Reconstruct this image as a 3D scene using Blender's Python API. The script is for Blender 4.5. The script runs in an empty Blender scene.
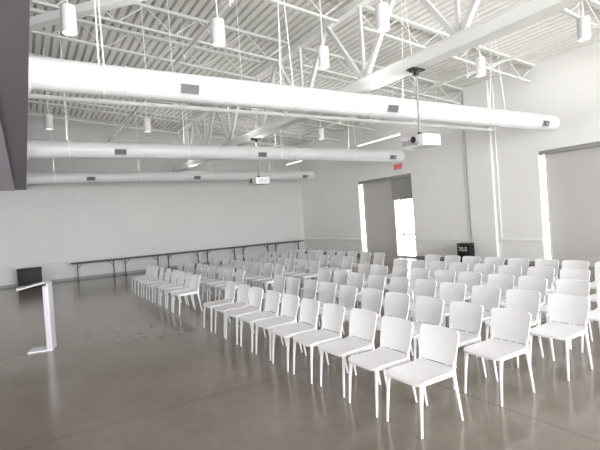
import bpy, bmesh, math, random
from mathutils import Vector, Matrix
random.seed(4)
S = bpy.context.scene
COL = S.collection
S.view_settings.view_transform = 'Standard'
S.view_settings.exposure = 0.0

# ---------------------------------------------------------------- dimensions
XR, YB, YN, XL = 13.2, 21.0, -9.0, -6.0      # right wall, back wall, near wall, left wall
ZS = 3.84                                    # underside of bulkhead
XS = 0.16                                    # face of bulkhead
def roofz(x): return 6.0 + 0.08*(XR - x)
XT = 6.27                                    # truss line
CH = 4.49                                    # truss underside

# ---------------------------------------------------------------- materials
def mat(name, col, rough=0.5, metal=0.0, var=0.0, scale=4.0, bump=0.0, emit=None, estr=0.0, spec=0.5, seam=None):
    m = bpy.data.materials.new(name); m.use_nodes = True
    nt = m.node_tree; b = nt.nodes['Principled BSDF']
    b.inputs['Base Color'].default_value = (*col, 1)
    b.inputs['Roughness'].default_value = rough
    b.inputs['Metallic'].default_value = metal
    b.inputs['Specular IOR Level'].default_value = spec
    if emit:
        b.inputs['Emission Color'].default_value = (*emit, 1)
        b.inputs['Emission Strength'].default_value = estr
    if var > 0 or bump > 0:
        tc = nt.nodes.new('ShaderNodeTexCoord')
        n = nt.nodes.new('ShaderNodeTexNoise'); n.inputs['Scale'].default_value = scale
        n.inputs['Detail'].default_value = 5
        nt.links.new(tc.outputs['Object'], n.inputs['Vector'])
        if var > 0:
            r = nt.nodes.new('ShaderNodeMapRange')
            r.inputs['From Min'].default_value = 0.3; r.inputs['From Max'].default_value = 0.7
            r.inputs['To Min'].default_value = 1-var; r.inputs['To Max'].default_value = 1+var
            nt.links.new(n.outputs['Fac'], r.inputs['Value'])
            last = r.outputs[0]
            if seam:
                sp = nt.nodes.new('ShaderNodeSeparateXYZ'); nt.links.new(tc.outputs['Object'], sp.inputs[0])
                for ax, off, half in seam:
                    a = nt.nodes.new('ShaderNodeMath'); a.operation = 'ADD'; a.inputs[1].default_value = 100+off
                    nt.links.new(sp.outputs[ax], a.inputs[0])
                    d = nt.nodes.new('ShaderNodeMath'); d.operation = 'PINGPONG'; d.inputs[1].default_value = half
                    nt.links.new(a.outputs[0], d.inputs[0])
                    g = nt.nodes.new('ShaderNodeMapRange'); g.inputs['From Min'].default_value = .004; g.inputs['From Max'].default_value = .02
                    g.inputs['To Min'].default_value = .90
                    nt.links.new(d.outputs[0], g.inputs['Value'])
                    mm = nt.nodes.new('ShaderNodeMath'); mm.operation = 'MULTIPLY'
                    nt.links.new(last, mm.inputs[0]); nt.links.new(g.outputs[0], mm.inputs[1]); last = mm.outputs[0]
            mx = nt.nodes.new('ShaderNodeVectorMath'); mx.operation = 'SCALE'
            mx.inputs[0].default_value = col
            nt.links.new(last, mx.inputs['Scale'])
            nt.links.new(mx.outputs[0], b.inputs['Base Color'])
        if bump > 0:
            bp = nt.nodes.new('ShaderNodeBump'); bp.inputs['Strength'].default_value = bump
            bp.inputs['Distance'].default_value = 0.01
            nt.links.new(n.outputs['Fac'], bp.inputs['Height'])
            nt.links.new(bp.outputs[0], b.inputs['Normal'])
    return m

def floor_mat():
    m = bpy.data.materials.new('polished_concrete'); m.use_nodes = True
    nt = m.node_tree; b = nt.nodes['Principled BSDF']; L = nt.links; N = nt.nodes
    tc = N.new('ShaderNodeTexCoord')
    n1 = N.new('ShaderNodeTexNoise'); n1.inputs['Scale'].default_value = 0.6; n1.inputs['Detail'].default_value = 4; n1.inputs['Roughness'].default_value = 0.5
    n2 = N.new('ShaderNodeTexNoise'); n2.inputs['Scale'].default_value = 8; n2.inputs['Detail'].default_value = 4
    for n in (n1, n2): L.new(tc.outputs['Object'], n.inputs['Vector'])
    r1 = N.new('ShaderNodeValToRGB')
    r1.color_ramp.elements[0].position = 0.25; r1.color_ramp.elements[0].color = (0.145, 0.122, 0.096, 1)
    r1.color_ramp.elements[1].position = 0.75; r1.color_ramp.elements[1].color = (0.222, 0.194, 0.160, 1)
    L.new(n1.outputs['Fac'], r1.inputs['Fac'])
    mr = N.new('ShaderNodeMapRange'); mr.inputs['From Min'].default_value = .3; mr.inputs['From Max'].default_value = .7
    mr.inputs['To Min'].default_value = .95; mr.inputs['To Max'].default_value = 1.05
    L.new(n2.outputs['Fac'], mr.inputs['Value'])
    sc = N.new('ShaderNodeVectorMath'); sc.operation = 'SCALE'
    L.new(r1.outputs['Color'], sc.inputs[0]); L.new(mr.outputs[0], sc.inputs['Scale'])
    sep = N.new('ShaderNodeSeparateXYZ'); L.new(tc.outputs['Object'], sep.inputs[0])
    outs = []
    for ax, off in (('X', 1.3), ('Y', 0.2)):
        a = N.new('ShaderNodeMath'); a.operation = 'ADD'; a.inputs[1].default_value = 100+off
        L.new(sep.outputs[ax], a.inputs[0])
        d = N.new('ShaderNodeMath'); d.operation = 'PINGPONG'; d.inputs[1].default_value = 2.1
        L.new(a.outputs[0], d.inputs[0])
        g = N.new('ShaderNodeMapRange'); g.inputs['From Min'].default_value = 0.002; g.inputs['From Max'].default_value = 0.018
        g.inputs['To Min'].default_value = .68
        L.new(d.outputs[0], g.inputs['Value']); outs.append(g)
    mu = N.new('ShaderNodeMath'); mu.operation = 'MULTIPLY'
    L.new(outs[0].outputs[0], mu.inputs[0]); L.new(outs[1].outputs[0], mu.inputs[1])
    sc2 = N.new('ShaderNodeVectorMath'); sc2.operation = 'SCALE'
    L.new(sc.outputs[0], sc2.inputs[0]); L.new(mu.outputs[0], sc2.inputs['Scale'])
    L.new(sc2.outputs[0], b.inputs['Base Color'])
    b.inputs['Roughness'].default_value = 0.17
    b.inputs['Specular IOR Level'].default_value = 0.65
    return m

M_floor = floor_mat()
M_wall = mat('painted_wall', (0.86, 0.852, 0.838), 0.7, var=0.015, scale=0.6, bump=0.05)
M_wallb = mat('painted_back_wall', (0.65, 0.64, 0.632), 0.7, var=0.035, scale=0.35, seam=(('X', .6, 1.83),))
M_sof = mat('bulkhead_paint', (0.22, 0.205, 0.235), 0.7, var=0.02)
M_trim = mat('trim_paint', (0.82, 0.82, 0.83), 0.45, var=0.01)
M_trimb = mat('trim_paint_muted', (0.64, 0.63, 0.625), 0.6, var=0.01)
M_steel = mat('white_painted_steel', (0.85, 0.85, 0.83), 0.45, var=0.02, scale=3)
M_web = mat('offwhite_web_steel', (0.68, 0.68, 0.665), 0.5, var=0.02, scale=3)
M_joist = mat('white_painted_joist', (0.68, 0.68, 0.66), 0.5, var=0.03, scale=3)
M_deck = mat('white_roof_deck', (0.84, 0.83, 0.80), 0.6, var=0.02)
M_gap = mat('acoustic_flute', (0.46, 0.46, 0.435), 0.9, var=0.1)
M_duct = mat('white_duct_metal', (0.70, 0.71, 0.715), 0.38, var=0.02, scale=2)
M_grille = mat('grey_grille', (0.15, 0.15, 0.16), 0.5, var=0.1, scale=40)
M_chair = mat('white_chair_plastic', (0.79, 0.78, 0.79), 0.28, var=0.01)
M_chairleg = mat('white_chair_leg', (0.75, 0.745, 0.76), 0.32, var=0.01)
M_black = mat('black_plastic', (0.010, 0.010, 0.011), 0.5, var=0.2, scale=9, spec=.3)
M_blackm = mat('black_steel', (0.02, 0.02, 0.022), 0.45, var=0.1)
M_table = mat('dark_laminate', (0.09, 0.085, 0.085), 0.6, var=0.04, scale=12, spec=.25)
M_shade = mat('grey_shade_panel', (0.54, 0.525, 0.51), 0.7, var=0.03, scale=1.2)
M_shadedk = mat('dark_grey_shade', (0.32, 0.315, 0.31), 0.75, var=0.04)
M_glow = mat('lamp_diffuser', (0.9, 0.9, 0.9), 0.5, emit=(1, .94, .85), estr=2.5, var=0.01)
M_red = mat('red_letters', (0.70, 0.03, 0.03), 0.5, emit=(1, .03, .03), estr=0.3, var=0.02)
M_signw = mat('sign_housing_pink', (0.50, 0.42, 0.42), 0.5, var=0.01)
M_lens = mat('lens_glass', (0.06, 0.04, 0.06), 0.08, var=0.05)
M_wtext = mat('white_lettering', (0.60, 0.60, 0.60), 0.6, var=0.01)
M_lect = mat('white_acrylic', (0.70, 0.69, 0.74), 0.3, var=0.01)
M_lectg = mat('lavender_grey_panel', (0.52, 0.50, 0.57), 0.4, var=0.02)
M_lectt = mat('lectern_top_grey', (0.56, 0.55, 0.59), 0.4, var=0.02)
M_glass = bpy.data.materials.new('window_glass'); M_glass.use_nodes = True
_n = M_glass.node_tree; _n.nodes.clear()
_o = _n.nodes.new('ShaderNodeOutputMaterial'); _t = _n.nodes.new('ShaderNodeBsdfTransparent'); _g = _n.nodes.new('ShaderNodeBsdfGlossy')
_g.inputs['Roughness'].default_value = .03; _m = _n.nodes.new('ShaderNodeMixShader'); _m.inputs[0].default_value = .06
_n.links.new(_t.outputs[0], _m.inputs[1]); _n.links.new(_g.outputs[0], _m.inputs[2]); _n.links.new(_m.outputs[0], _o.inputs[0])

# ---------------------------------------------------------------- mesh helpers
def bx(bm, lo, hi, mi=0, bev=0.0):
    c = [(a+b)/2 for a, b in zip(lo, hi)]; s = [abs(b-a) for a, b in zip(lo, hi)]
    r = bmesh.ops.create_cube(bm, size=1, matrix=Matrix.Translation(c) @ Matrix.Diagonal((*s, 1)))
    fs = set(f for v in r['verts'] for f in v.link_faces)
    for f in fs: f.material_index = mi
    if bev > 0:
        es = set(e for v in r['verts'] for e in v.link_edges)
        bmesh.ops.bevel(bm, geom=list(es), offset=bev, segments=2, affect='EDGES', profile=0.7)

def frame(p, q):
    p = Vector(p); q = Vector(q); d = q-p; L = d.length; z = d/L
    up = Vector((0, 0, 1)) if abs(z.z) < 0.95 else Vector((0, 1, 0))
    x = up.cross(z).normalized(); y = z.cross(x)
    m = Matrix((x, y, z)).transposed().to_4x4(); m.translation = (p+q)/2
    return m, L

def beam(bm, p, q, w, h, mi=0):
    m, L = frame(p, q)
    r = bmesh.ops.create_cube(bm, size=1, matrix=m @ Matrix.Diagonal((w, h, L, 1)))
    for v in r['verts']:
        for f in v.link_faces: f.material_index = mi

def cyl(bm, p, q, r1, r2=None, seg=16, caps=True, mi=0):
    m, L = frame(p, q)
    r = bmesh.ops.create_cone(bm, cap_ends=caps, segments=seg, radius1=r1, radius2=r1 if r2 is None else r2, depth=L, matrix=m)
    for v in r['verts']:
        for f in v.link_faces: f.material_index = mi

def tube(bm, pts, sizes, seg=8, sq=0.0):
    rings = []
    n = len(pts); P = [Vector(p) for p in pts]
    for i in range(n):
        d = (P[min(i+1, n-1)] - P[max(i-1, 0)]).normalized()
        x = Vector((0, 1, 0)); y = d.cross(x).normalized()
        ring = []
        for k in range(seg):
            a = 2*math.pi*k/seg + math.pi/seg
            ring.append(bm.verts.new(P[i] + x*math.cos(a)*sizes[i][0] + y*math.sin(a)*sizes[i][1]))
        rings.append(ring)
    for i in range(n-1):
        for k in range(seg):
            bm.faces.new((rings[i][k], rings[i][(k+1) % seg], rings[i+1][(k+1) % seg], rings[i+1][k]))
    bm.faces.new(rings[0][::-1]); bm.faces.new(rings[-1])

def slab(bm, fn, nu, nv, off):
    off = Vector(off)
    A = [[bm.verts.new(Vector(fn(i/nu, j/nv)) + off) for j in range(nv+1)] for i in range(nu+1)]
    B = [[bm.verts.new(Vector(fn(i/nu, j/nv)) - off) for j in range(nv+1)] for i in range(nu+1)]
    for i in range(nu):
        for j in range(nv):
            bm.faces.new((A[i][j], A[i+1][j], A[i+1][j+1], A[i][j+1]))
            bm.faces.new((B[i][j], B[i][j+1], B[i+1][j+1], B[i+1][j]))
    for i in range(nu):
        bm.faces.new((A[i][0], B[i][0], B[i+1][0], A[i+1][0]))
        bm.faces.new((A[i][nv], A[i+1][nv], B[i+1][nv], B[i][nv]))
    for j in range(nv):
        bm.faces.new((A[0][j], A[0][j+1], B[0][j+1], B[0][j]))
        bm.faces.new((A[nu][j], B[nu][j], B[nu][j+1], A[nu][j+1]))

def finish(name, bm, mats, parent=None, loc=(0, 0, 0), smooth=True, label=None, cat=None, struct=False, group=None):
    bmesh.ops.recalc_face_normals(bm, faces=bm.faces)
    me = bpy.data.meshes.new(name); bm.to_mesh(me); bm.free()
    if not isinstance(mats, (list, tuple)): mats = [mats]
    for m in mats: me.materials.append(m)
    if smooth:
        for p in me.polygons: p.use_smooth = True
        me.set_sharp_from_angle(angle=math.radians(35))
    o = bpy.data.objects.new(name, me); COL.objects.link(o); o.location = loc
    if parent: o.parent = parent
    tag(o, label, cat, struct, group)
    return o

def tag(o, label=None, cat=None, struct=False, group=None):
    if struct: o['kind'] = 'structure'
    if label: o['label'] = label
    if cat: o['category'] = cat
    if group: o['group'] = group

def empty(name, loc, label, cat, group=None, rz=0):
    o = bpy.data.objects.new(name, None); COL.objects.link(o); o.location = loc; o.rotation_euler[2] = rz
    o.empty_display_size = .1
    tag(o, label, cat, False, group); return o

def clone(root, kids, loc, rz=0, label=None):
    r = root.copy(); COL.objects.link(r); r.location = loc; r.rotation_euler[2] = rz
    if label: r['label'] = label
    for k in kids:
        c = k.copy(); c.parent = r; COL.objects.link(c)
    return r

def text_mesh(name, body, size, m, parent, matrix, ext=0.003):
    cu = bpy.data.curves.new(name+'_c', 'FONT'); cu.body = body; cu.size = size; cu.extrude = ext; cu.offset = 0.006
    cu.align_x = 'CENTER'; cu.align_y = 'CENTER'
    t = bpy.data.objects.new('tmp', cu); COL.objects.link(t)
    dg = bpy.context.evaluated_depsgraph_get(); dg.update()
    me = bpy.data.meshes.new_from_object(t.evaluated_get(dg))
    bpy.data.objects.remove(t)
    me.name = name; me.materials.clear(); me.materials.append(m)
    o = bpy.data.objects.new(name, me); COL.objects.link(o); o.parent = parent; o.matrix_local = matrix
    return o

# ================================================================= ROOM SHELL
bm = bmesh.new(); bx(bm, (XL-.2, YN-.2, -.2), (XR+.25, YB+.2, 0)); finish('floor', bm, M_floor, struct=True, smooth=False, label='polished mottled grey-brown concrete floor with saw-cut joints')
bm = bmesh.new(); bx(bm, (XL-.2, YB, 0), (XR+.25, YB+.2, 7.6))
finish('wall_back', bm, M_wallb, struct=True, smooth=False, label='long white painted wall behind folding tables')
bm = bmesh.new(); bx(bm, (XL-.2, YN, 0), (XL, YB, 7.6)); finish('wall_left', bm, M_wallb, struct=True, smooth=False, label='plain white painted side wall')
# unseen near wall; its window openings are added to let light in
bm = bmesh.new()
bx(bm, (XL-.2, YN-.2, 0), (XR+.25, YN, .6)); bx(bm, (XL-.2, YN-.2, 5.9), (XR+.25, YN, 7.6))
for x0, x1 in ((XL-.2, -4.6), (0.2, 0.9), (6.1, 6.8), (12.2, XR+.25)): bx(bm, (x0, YN-.2, .6), (x1, YN, 5.9))
finish('wall_front', bm, M_wall, struct=True, smooth=False, label='unseen white wall with wide openings added to let light in')
# right wall with two openings
T = XR+.25
Y1 = 12.72
bm = bmesh.new()
bx(bm, (XR, YN, 0), (T, 4.1, 3.42)); bx(bm, (XR, 7.55, 0), (T, Y1, 3.42)); bx(bm, (XR, 16.05, 0), (T, YB, 3.42))
bx(bm, (XR, YN, 3.42), (T, YB, 6.15))
finish('wall_right', bm, M_wall, struct=True, smooth=False, label='white painted wall with two tall shaded openings')
bm = bmesh.new(); bx(bm, (XR-.10, 9.05, 0), (XR, 9.98, 6.0)); finish('wall_pilaster', bm, M_wall, struct=True, smooth=False, label='shallow white wall pilaster running to the roof')
# bulkhead (plenum) along the left
bm = bmesh.new(); bx(bm, (XL, YN, ZS), (XS, YB, 7.5)); finish('wall_bulkhead', bm, M_sof, struct=True, smooth=False, label='deep grey-lavender bulkhead the ducts come out of')
bm = bmesh.new(); bx(bm, (-2.3, YN, ZS-.03), (-.22, YB, ZS)); finish('trim_5', bm, mat('soffit_trim', (.52, .49, .57), .6, var=.02), struct=True, smooth=False, label='pale lavender panel along the bulkhead underside')

# roof deck : corrugated profile
bm = bmesh.new()
pitch = .20; x = XS; prof = []
while x < XR-.01:
    for dx, dz in ((0, 0), (.125, 0), (.137, .045), (.188, .045)):
        if x+dx < XR: prof.append((x+dx, dz))
    x += pitch
prof.append((XR, 0))
va = [bm.verts.new((px, YN, roofz(px)+dz)) for px, dz in prof]
vb = [bm.verts.new((px, YB, roofz(px)+dz)) for px, dz in prof]
vc = [bm.verts.new((px, YN, roofz(px)+.25)) for px, dz in prof]
vd = [bm.verts.new((px, YB, roofz(px)+.25)) for px, dz in prof]
for i in range(len(prof)-1):
    f = bm.faces.new((va[i], va[i+1], vb[i+1], vb[i]))
    if prof[i][1] > 0 and prof[i+1][1] > 0: f.material_index = 1
    bm.faces.new((vc[i], vd[i], vd[i+1], vc[i+1]))
finish('ceiling', bm, [M_deck, M_gap], struct=True, smooth=False, label='white ribbed metal roof deck with dark flutes')

# rails and baseboards
n = 1
for lo, hi in (((XR-.04, YN, .71), (XR, 4.1, .80)), ((XR-.04, 7.55, .71), (XR, 9.05, .80)), ((XR-.04, 9.98, .71), (XR, Y1, .80)), ((XR-.04, 16.05, .71), (XR, YB, .80))):
    bm = bmesh.new(); bx(bm, lo, hi, bev=.008); finish('trim_%d' % n, bm, M_trim, struct=True, label='white painted chair rail'); n += 1
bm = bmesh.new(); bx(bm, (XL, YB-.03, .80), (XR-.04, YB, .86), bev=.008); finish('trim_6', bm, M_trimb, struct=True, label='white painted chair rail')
bm = bmesh.new(); bx(bm, (XL, YB-.02, 0), (XR, YB, .11)); finish('baseboard_back', bm, mat('baseboard_grey', (.28, .27, .27), .5, var=.02), struct=True, smooth=False)
bm = bmesh.new()
for y0, y1 in ((YN, 4.1), (7.55, 9.05), (9.98, Y1), (16.05, YB-.02)): bx(bm, (XR-.02, y0, 0), (XR, y1, .11))
finish('baseboard_right', bm, bpy.data.materials['baseboard_grey'], struct=True, smooth=False)

# opening 1 : grey sliding panel + glazed door with pulled-down shade ; opening 2 : grey panel
def framed_panel(name, y0, y1, z1, label):
    bm = bmesh.new(); bx(bm, (T-.05, y0, 0.0), (T-.02, y1, z1))
    bx(bm, (T-.065, y0, 0.0), (T-.05, y0+.06, z1)); bx(bm, (T-.065, y1-.06, 0.0), (T-.05, y1, z1))
    finish(name, bm, M_shade, struct=True, smooth=False, label=label)
framed_panel('door_1', 14.02, 15.95, 3.42, 'tall grey shade panel over a tall opening')
framed_panel('door_2', 4.1, 7.46, 3.42, 'tall grey shade panel with bright gap at its edge')
for i, (y0, y1) in enumerate(((Y1, 16.05), (4.1, 7.55))):
    bm = bmesh.new(); bx(bm, (XR+.02, y0+.01, 3.30), (XR+.16, y1-.01, 3.42), bev=.01)
    finish('trim_%d' % (7+i), bm, M_shadedk, struct=True, label='dark grey shade cassette under the lintel')
bm = bmesh.new()
for y in (Y1, 13.90): bx(bm, (T-.11, y, 0), (T-.04, y+.08, 3.30))
for z in (0.0, 2.42, 3.22): bx(bm, (T-.11, Y1+.08, z), (T-.04, 13.90, z+.07))
bx(bm, (T-.11, 13.50, .07), (T-.04, 13.56, 2.42)); bx(bm, (T-.11, Y1+.08, .93), (T-.04, 13.50, 1.01))
w1 = finish('window_1', bm, M_shade, struct=True, smooth=False, label='glazed door bay with pale grey frame and bright daylight')
bm = bmesh.new(); bx(bm, (T-.08, Y1+.08, .07), (T-.07, 13.90, 2.42)); finish('glass_pane', bm, M_glass, parent=w1, smooth=False)
sh = empty('roller_shade', (XR+.10, 13.35, 2.40), 'grey fabric roller shade half lowered over bright glazed door', 'window shade')
bm = bmesh.new(); bx(bm, (-.004, -.61, .03), (.004, .61, .90)); finish('shade_fabric', bm, M_shadedk, parent=sh, smooth=False)
bm = bmesh.new(); bx(bm, (-.012, -.61, 0), (.012, .61, .03)); finish('hem_bar', bm, M_trim, parent=sh, smooth=False)

# ================================================================= ROOF STEEL
truss = empty('roof_truss', (XT, 0, CH), 'white painted steel roof truss spanning above the chairs', 'roof truss')
bm = bmesh.new()   # bottom chord
bx(bm, (-.14, YN, 0), (.14, YB, .03)); bx(bm, (-.105, YN, .03), (.105, YB, .20)); bx(bm, (-.14, YN, .20), (.14, YB, .23))
finish('bottom_chord', bm, M_steel, parent=truss, smooth=False)
tz = roofz(XT)-.16-CH
bm = bmesh.new(); bx(bm, (-.09, YN, tz-.14), (.09, YB, tz)); finish('top_chord', bm, M_steel, parent=truss, smooth=False)
node = [7.17 + 2.4*k for k in range(-6, 6)]
for k, y in enumerate(node):
    for s in (-1, 1):
        ye = y+s*1.2
        if not (YN+.05 < ye < YB): continue
        bm = bmesh.new(); beam(bm, (0, y+s*.05, .23), (0, ye-s*.05, tz-.13), .09, .09); finish('web_brace', bm, M_web, parent=truss, smooth=False)
    bm = bmesh.new(); beam(bm, (0, y, .23), (0, y, tz-.13), .06, .06); bx(bm, (-.012, y-.18, .2), (.012, y+.18, .42)); finish('web_post', bm, M_web, parent=truss, smooth=False)
# horizontal lateral brace between bulkhead and truss
bm = bmesh.new(); beam(bm, (XS, 9.13, 5.60), (XT-.05, 1.89, 5.60), .16, .14)
bx(bm, (XS, 8.95, 5.45), (XS+.03, 9.3, 5.75))
finish('brace_beam', bm, M_steel, smooth=False, label='wide white steel beam running diagonally below the joists', cat='steel beam')

def joist(y, x0, x1, depth=.50):
    bm = bmesh.new()
    za = lambda x: roofz(x)-.04
    beam(bm, (x0, y, za(x0)), (x1, y, za(x1)), .12, .07)
    beam(bm, (x0+.25, y, za(x0)-depth), (x1-.25, y, za(x1)-depth), .08, .05)
    n = 5; st = (x1-x0)/n
    for i in range(n):
        a = x0+i*st; m = a+st/2; b = a+st
        beam(bm, (a, y, za(a)), (m, y, za(m)-depth), .024, .024)
        beam(bm, (m, y, za(m)-depth), (b, y, za(b)), .024, .024)
    return finish('steel_joist', bm, M_joist, smooth=False, label='white painted open-web steel joist under the roof deck', cat='roof joist', group='open-web roof joists')
for y in (-7.2, -4.8, -2.43, -.03, 2.37, 4.77, 7.17+.35, 9.57+.45, 11.5, 14.37, 16.77, 19.3):
    joist(y, XS, XT-.1); joist(y, XT+.1, XR)

# long sprinkler and conduit pipes
def pipe(p, q, r, name='sprinkler_pipe', label='white painted sprinkler pipe hung below the joists', heads=True):
    bm = bmesh.new(); cyl(bm, p, q, r, seg=12)
    P = Vector(p); Q = Vector(q); n = int((Q-P).length/3)
    for i in range(1, n+1):
        c = P.lerp(Q, i/(n+1)); cyl(bm, c, (c.x, c.y, roofz(c.x)-.002), .008, seg=6)
        cyl(bm, c-(Q-P).normalized()*.05, c+(Q-P).normalized()*.05, r*1.35, seg=12)
        if heads: cyl(bm, c, (c.x, c.y, c.z-.10), .018, seg=8)
    finish(name, bm, M_steel, label=label, cat='pipe')
pipe((XS, 9.0, 4.36), (XR, 9.0, 4.36), .045, 'conduit_pipe', 'long thin white conduit running beside the ducts', False)
pipe((XS, 8.7, 4.64), (XT-.105, 8.7, 4.64), .04, 'conduit_pipe', 'long thin white conduit running beside the ducts', False)
pipe((XS, 15.6, 4.36), (XR, 15.6, 4.36), .045)
pipe((3.4, YN, 5.9), (3.4, YB, 5.9), .04)
pipe((9.9, YN, 5.3), (9.9, YB, 5.3), .035)
for y in (10.12, 8.9):
    bm = bmesh.new(); cyl(bm, (XR-.035, y, .80), (XR-.035, y, 5.9), .018, seg=12)
    for z in (2.0, 3.2, 4.4, 5.5): bx(bm, (XR-.06, y-.03, z), (XR, y+.03, z+.03))
    finish('wall_conduit', bm, M_trim, label='slim white vertical conduit clipped beside the pilaster', cat='pipe')

# ================================================================= AIR DUCTS
RD, ZD = .215, 4.03
DUCTS = ((6.69, 12.5), (12.4, 12.4), (18.5, 12.4))
for y, x1 in DUCTS:
    d = empty('air_duct', (XS, y, ZD), 'large round white air duct hung across the hall', 'air duct', group='round ceiling ducts')
    L = x1-XS
    bm = bmesh.new(); cyl(bm, (0, 0, 0), (L-.03, 0, 0), RD, seg=48); cyl(bm, (L-.03, 0, 0), (L, 0, 0), RD, RD-.04, seg=48)
    s = 1.2
    while s < L-.2:
        cyl(bm, (s-.018, 0, 0), (s+.018, 0, 0), RD+.009, seg=48); s += 1.5
    cyl(bm, (0, 0, 0), (.03, 0, 0), RD+.05, seg=48)
    finish('duct_tube', bm, M_duct, parent=d)
    for gx in (2.24, 6.36, 11.8):
        bm = bmesh.new()
        a = math.radians(20)
        m = Matrix.Translation((gx-XS, -math.cos(a)*(RD+.004), -math.sin(a)*(RD+.004))) @ Matrix.Rotation(a, 4, 'X')
        tmp = bmesh.new()
        bx(tmp, (-.15, -.012, -.080), (.15, .03, -.068)); bx(tmp, (-.15, -.012, .068), (.15, .03, .080))
        bx(tmp, (-.15, -.012, -.068), (-.138, .03, .068)); bx(tmp, (.138, -.012, -.068), (.15, .03, .068))
        bx(tmp, (-.138, .0, -.068), (.138, .03, .068), mi=1)
        for k in range(9): bx(tmp, (-.138+.0285*k+.014, -.008, -.068), (-.138+.0285*k+.018, .0, .068), mi=1)
        tmp.transform(m); me = bpy.data.meshes.new('t'); tmp.to_mesh(me); tmp.free(); bm.from_mesh(me); bpy.data.meshes.remove(me)
        finish('vent_grille', bm, [M_shade, M_grille], parent=d, smooth=False, label='grey louvred vent grille')
    s = .9
    while s < L:
        bm = bmesh.new(); zt = roofz(XS+s)-ZD
        for sy in (-1, 1): beam(bm, (s, sy*(RD+.006), 0), (s, sy*.03, zt), .018, .006)
        beam(bm, (s, -RD-.006, 0), (s, 0, -RD-.008), .03, .004)
        cyl(bm, (s-.015, 0, 0), (s+.015, 0, 0), RD+.007, seg=40)
        finish('hanger_strap', bm, M_steel, parent=d, smooth=False); s += 3.0

# ================================================================= PENDANT LAMPS
def pendant(x, y, zc=5.0):
    r = empty('pendant_light', (x, y, zc), 'white cylinder downlight hanging from the roof steel', 'pendant lamp', group='white cylinder pendant lights')
    bm = bmesh.new()
    cyl(bm, (0, 0, -.19), (0, 0, .19), .105, seg=28, caps=False); cyl(bm, (0, 0, .19), (0, 0, .195), .105, seg=28)
    cyl(bm, (0, 0, -.19), (0, 0, .10), .098, seg=28, caps=False)
    a = finish('lamp_shade', bm, M_duct, parent=r)
    bm = bmesh.new(); cyl(bm, (0, 0, -.14), (0, 0, -.12), .096, seg=28); finish('lamp_diffuser', bm, M_glow, parent=r)
    bm = bmesh.new(); cyl(bm, (0, 0, .195), (0, 0, roofz(x)-zc), .012, seg=8); finish('stem', bm, M_steel, parent=r)
for p in ((.74, 7.15), (2.87, 6.74), (5.05, 5.25), (5.16, 7.05), (8.88, 6.25), (8.90, 4.1), (.75, 13.8), (3.3, 13.6), (6.9, 13.6), (9.6, 13.6), (11.6, 10.9)):
    pendant(*p)

def strip(p, q):
    p = Vector(p); q = Vector(q); c = (p+q)/2
    r = empty('linear_light', c, 'slim white linear light glowing below the joists', 'strip light', group='slim linear lights')
    bm = bmesh.new(); beam(bm, p-c, q-c, .10, .06)
    for e in (p-c, q-c):
        e = e*.8; cyl(bm, e, (e.x, e.y, roofz(c.x+e.x)-c.z-.002), .008, seg=6)
    finish('light_housing', bm, M_steel, parent=r, smooth=False)
    bm = bmesh.new(); o = Vector((0, 0, -.04)); beam(bm, p-c+o, q-c+o, .08, .02); finish('light_diffuser', bm, M_glow, parent=r, smooth=False)
strip((12.0, 12.0, 4.8), (12.0, 14.4, 4.8)); strip((11.8, 17.3, 4.8), (11.8, 20.0, 4.8))

# ================================================================= PROJECTORS
for y in (5.75, 12.4):
    r = empty('ceiling_projector', (XT, y, 3.16), 'white ceiling projector on a pole below the truss', 'projector', group='ceiling projectors')
    bm = bmesh.new(); bx(bm, (-.23, -.275, -.11), (.23, .275, .10), bev=.03)
    for k in range(6): bx(bm, (-.12+.05*k, -.281, -.05), (-.10+.05*k, -.270, .04), mi=1)
    for k in range(5): bx(bm, (-.236, .02+.045*k, -.06), (-.226, .04+.045*k, .03), mi=1)
    finish('projector_body', bm, [M_duct, M_shadedk], parent=r)
    bm = bmesh.new(); cyl(bm, (-.23, -.13, 0), (-.29, -.13, 0), .085, seg=28); cyl(bm, (-.29, -.13, 0), (-.32, -.13, 0), .075, .07, seg=28)
    finish('lens_barrel', bm, M_shadedk, parent=r)
    bm = bmesh.new(); cyl(bm, (-.32, -.13, 0), (-.324, -.13, 0), .055, seg=24); finish('lens', bm, M_lens, parent=r)
    bm = bmesh.new(); cyl(bm, (0, 0, .14), (0, 0, CH-3.16-.06), .022, seg=14); finish('mount_pole', bm, M_shadedk, parent=r)
    bm = bmesh.new(); bx(bm, (-.12, -.12, .10), (.12, .12, .12)); cyl(bm, (0, 0, .12), (0, 0, .17), .045, seg=14); finish('mount_plate', bm, M_blackm, parent=r)
    bm = bmesh.new(); bx(bm, (-.16, -.08, CH-3.16-.03), (.16, .08, CH-3.16)); cyl(bm, (0, 0, CH-3.16-.12), (0, 0, CH-3.16-.03), .05, seg=14)
    bx(bm, (-.15, -.03, CH-3.16-.07), (-.06, .03, CH-3.16-.03)); finish('mount_bracket', bm, M_blackm, parent=r)

# ================================================================= EXIT SIGN
TW = Matrix(((0, 0, -1, 0), (-1, 0, 0, 0), (0, 1, 0, 0), (0, 0, 0, 1)))   # text x->-Y, y->Z, normal->-X
ex = empty('exit_sign', (XR-.03, 13.35, 3.66), 'lit exit sign with red letters mounted above the opening', 'exit sign')
bm = bmesh.new(); bx(bm, (-.025, -.25, -.01), (.03, .25, .22), bev=.008); finish('sign_housing', bm, M_signw, parent=ex)
text_mesh('sign_lettering', 'EXIT', .21, M_red, ex, Matrix.Translation((-.028, 0, .105)) @ TW)

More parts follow.
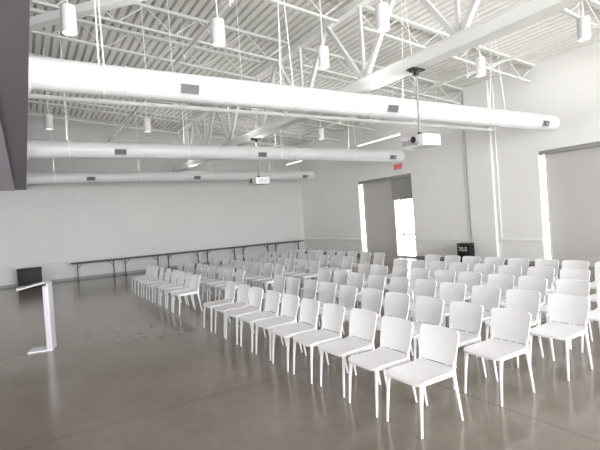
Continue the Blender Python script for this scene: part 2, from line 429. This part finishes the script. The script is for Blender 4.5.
# ================================================================= CHAIRS
def chair_master(loc):
    r = empty('stacking_chair', loc, 'white plastic stacking chair with slim legs in a seating row', 'chair', group='white chairs in rows')
    kids = []
    def seat_fn(u, v):
        x = -.25+.46*u
        c = .055
        if u*.46 < c: k = c-u*.46; w = .224-(c-math.sqrt(max(c*c-k*k, 0)))
        else: w = .224-.010*u
        y = (2*v-1)*w
        z = .455-.014*(1-(2*v-1)**2)*math.sin(math.pi*min(max(u*1.05, 0), 1))
        if u < .22: z -= .022*((.22-u)/.22)**2
        if u > .80: z += .020*((u-.80)/.20)**2
        return (x, y, z)
    bm = bmesh.new(); slab(bm, seat_fn, 22, 14, (0, 0, .011))
    bx(bm, (-.19, -.203, .416), (.19, -.188, .442)); bx(bm, (-.19, .188, .416), (.19, .203, .442)); bx(bm, (.17, -.2, .416), (.19, .2, .44)); bx(bm, (-.19, -.2, .414), (-.17, .2, .432))
    kids.append(finish('seat', bm, M_chair, parent=r))
    def back_fn(u, v):
        H = .308
        z = .493+H*u
        t = (2*v-1)
        c = .040
        w = .213+.014*u
        e = min(u*H, (1-u)*H)
        if e < c: k = c-e; w -= c-math.sqrt(max(c*c-k*k, 0))
        y = t*w
        x = .208+.054*u + .022*(1-t*t) + .018*u*u
        z += .004*(1-t*t)*(2*u-1)
        return (x, y, z)
    bm = bmesh.new(); slab(bm, back_fn, 28, 16, (.007, 0, 0))
    kids.append(finish('backrest', bm, M_chair, parent=r))
    for sy in (-1, 1):
        bm = bmesh.new(); tube(bm, [(-.250, sy*.208, 0), (-.228, sy*.202, .25), (-.205, sy*.196, .432)], [(.011, .011), (.015, .016), (.021, .022)])
        kids.append(finish('leg', bm, M_chairleg, parent=r))
    for sy in (-1, 1):
        bm = bmesh.new(); tube(bm, [(.266, sy*.208, 0), (.227, sy*.204, .25), (.198, sy*.20, .43), (.208, sy*.196, .50), (.232, sy*.190, .58)],
                               [(.011, .011), (.015, .016), (.020, .021), (.016, .014), (.007, .008)])
        kids.append(finish('leg', bm, M_chairleg, parent=r))
    return r, kids
first = None
ypos = [2.88+.55*k for k in range(10)] + [9.80+.585*k for k in range(9)]
for row in range(6):
    for y in ypos:
        jx, jy, jr = random.uniform(-.025, .025), random.uniform(-.015, .015), math.radians(random.uniform(-2.5, 2.5))
        if first is None:
            first = chair_master((2.95, 2.88, 0)); continue
        clone(first[0], first[1], (2.95+1.035*row+jx, y+jy-.06*row, 0), jr)

# ================================================================= LECTERN
r = empty('lectern', (.09, 8.75, 0), 'white slim lectern with side panel and thin reading shelf', 'lectern', rz=math.radians(-14))
bm = bmesh.new(); bx(bm, (-.15, -.17, 0), (.22, .17, .022), bev=.006); finish('base_plate', bm, M_lect, parent=r)
bm = bmesh.new(); bx(bm, (.135, -.17, .022), (.195, .17, 1.08), bev=.008); finish('support_panel', bm, M_lectg, parent=r)
bm = bmesh.new(); bx(bm, (.197, -.175, .02), (.215, .175, 1.13), bev=.004); finish('front_panel', bm, M_lect, parent=r)
bm = bmesh.new()
slab(bm, lambda u, v: (-.23+.42*u, -.19+.38*v, 1.062+.082*u), 2, 2, (0, 0, .012)); bx(bm, (-.236, -.19, 1.050), (-.222, .19, 1.09))
finish('reading_shelf', bm, M_lectt, parent=r)

# ================================================================= TABLES ALONG BACK WALL
def table_master(loc):
    r = empty('folding_table', loc, 'long dark grey folding table with black steel legs against wall', 'folding table', group='folding tables along the wall')
    k = []
    bm = bmesh.new(); bx(bm, (-.93, -.30, .695), (.93, .30, .745), bev=.008); k.append(finish('tabletop', bm, M_table, parent=r))
    for sx in (-1, 1):
        bm = bmesh.new(); X = sx*.70
        beam(bm, (X, 0, .02), (X, 0, .69), .045, .04)
        beam(bm, (X, -.26, .015), (X, .26, .015), .04, .03)
        cyl(bm, (X, 0, .48), (X-sx*.22, 0, .69), .012, seg=8); bx(bm, (X-.02, -.2, .675), (X+.02, .2, .695))
        k.append(finish('leg_frame', bm, M_blackm, parent=r))
    return r, k
t0 = table_master((2.45, 20.55, 0))
for i in range(1, 6): clone(t0[0], t0[1], (2.45+1.87*i, 20.55, 0))

# black bins / cases
r = empty('storage_bin', (.05, 20.55, 0), 'black wheeled storage bin standing against the wall', 'bin')
bm = bmesh.new()
bx(bm, (-.41, -.27, .07), (.41, .27, .66), bev=.03)
bx(bm, (-.43, -.29, .63), (.43, .29, .67), bev=.01)
finish('bin_body', bm, M_black, parent=r)
bm = bmesh.new(); bx(bm, (-.42, -.28, .67), (.42, .28, .72), bev=.02); bx(bm, (-.12, -.30, .68), (.12, -.275, .71)); finish('bin_lid', bm, M_black, parent=r)
for sx in (-1, 1):
    for sy in (-1, 1):
        bm = bmesh.new(); cyl(bm, (sx*.30-.02, sy*.18, .035), (sx*.30+.02, sy*.18, .035), .035, seg=16); bx(bm, (sx*.30-.008, sy*.18-.01, .035), (sx*.30+.008, sy*.18+.01, .08)); finish('caster', bm, M_blackm, parent=r)

r = empty('equipment_case', (12.72, 9.97, 0), 'black equipment case with white lettering beside the wall pilaster', 'case')
bm = bmesh.new(); bx(bm, (-.15, -.24, .02), (.15, .24, .62), bev=.02)
for y in (-.18, .18):
    for x in (-.1, .1): cyl(bm, (x, y, 0), (x, y, .025), .02, seg=10)
finish('case_body', bm, M_black, parent=r)
bm = bmesh.new(); bx(bm, (-.155, -.245, .63), (.155, .245, .69), bev=.02); bx(bm, (-.165, -.04, .60), (-.15, .04, .67)); finish('case_lid', bm, M_blackm, parent=r)
text_mesh('case_lettering', 'XLS', .20, M_wtext, r, Matrix.Translation((-.153, 0, .49)) @ TW)

# ================================================================= LIGHT
w = bpy.data.worlds.new('World'); S.world = w; w.use_nodes = True
w.node_tree.nodes['Background'].inputs[0].default_value = (.95, .98, 1, 1)
w.node_tree.nodes['Background'].inputs[1].default_value = 9.0
def area(name, loc, rot, sx, sy, power, col=(1, 1, 1)):
    l = bpy.data.lights.new(name, 'AREA'); l.shape = 'RECTANGLE'; l.size = sx; l.size_y = sy; l.energy = power; l.color = col
    o = bpy.data.objects.new(name, l); COL.objects.link(o); o.location = loc; o.rotation_euler = rot
area('near_wall_fill', (4.0, YN-.1, 2.9), (math.radians(102), 0, 0), 15, 4.6, 2400, (1, .99, .97))  # added fill lamp behind the camera, standing in for window daylight
area('left_wall_fill', (XL+.1, 7, 2.0), (0, math.radians(-100), 0), 3.2, 22, 640, (1, .99, .975))  # added fill lamp along the solid left wall, which has no window
# added fill lamps, hidden on top of each duct to brighten the ceiling
for y, x1 in DUCTS:
    area('ceiling_fill', ((XS+x1)/2, y, ZD+RD+.03), (math.radians(180), 0, 0), x1-XS-.6, .08, 56, (1, .985, .955))

# ================================================================= CAMERA
th, pt, ro, f = math.radians(31.7), math.radians(-.77), math.radians(4.0), 445.0
F = Vector((math.sin(th)*math.cos(pt), math.cos(th)*math.cos(pt), math.sin(pt)))
R0 = Vector((math.cos(th), -math.sin(th), 0)); U0 = R0.cross(F)
U = U0*math.cos(ro)+R0*math.sin(ro); R = R0*math.cos(ro)-U0*math.sin(ro)
cd = bpy.data.cameras.new('camera'); cam = bpy.data.objects.new('camera', cd); COL.objects.link(cam)
cd.sensor_width = 36; cd.lens = 36*f/600; cd.clip_end = 200
mw = Matrix((R, U, -F)).transposed().to_4x4(); mw.translation = Vector((0, 0, 1.9))
cam.matrix_world = mw
S.camera = cam
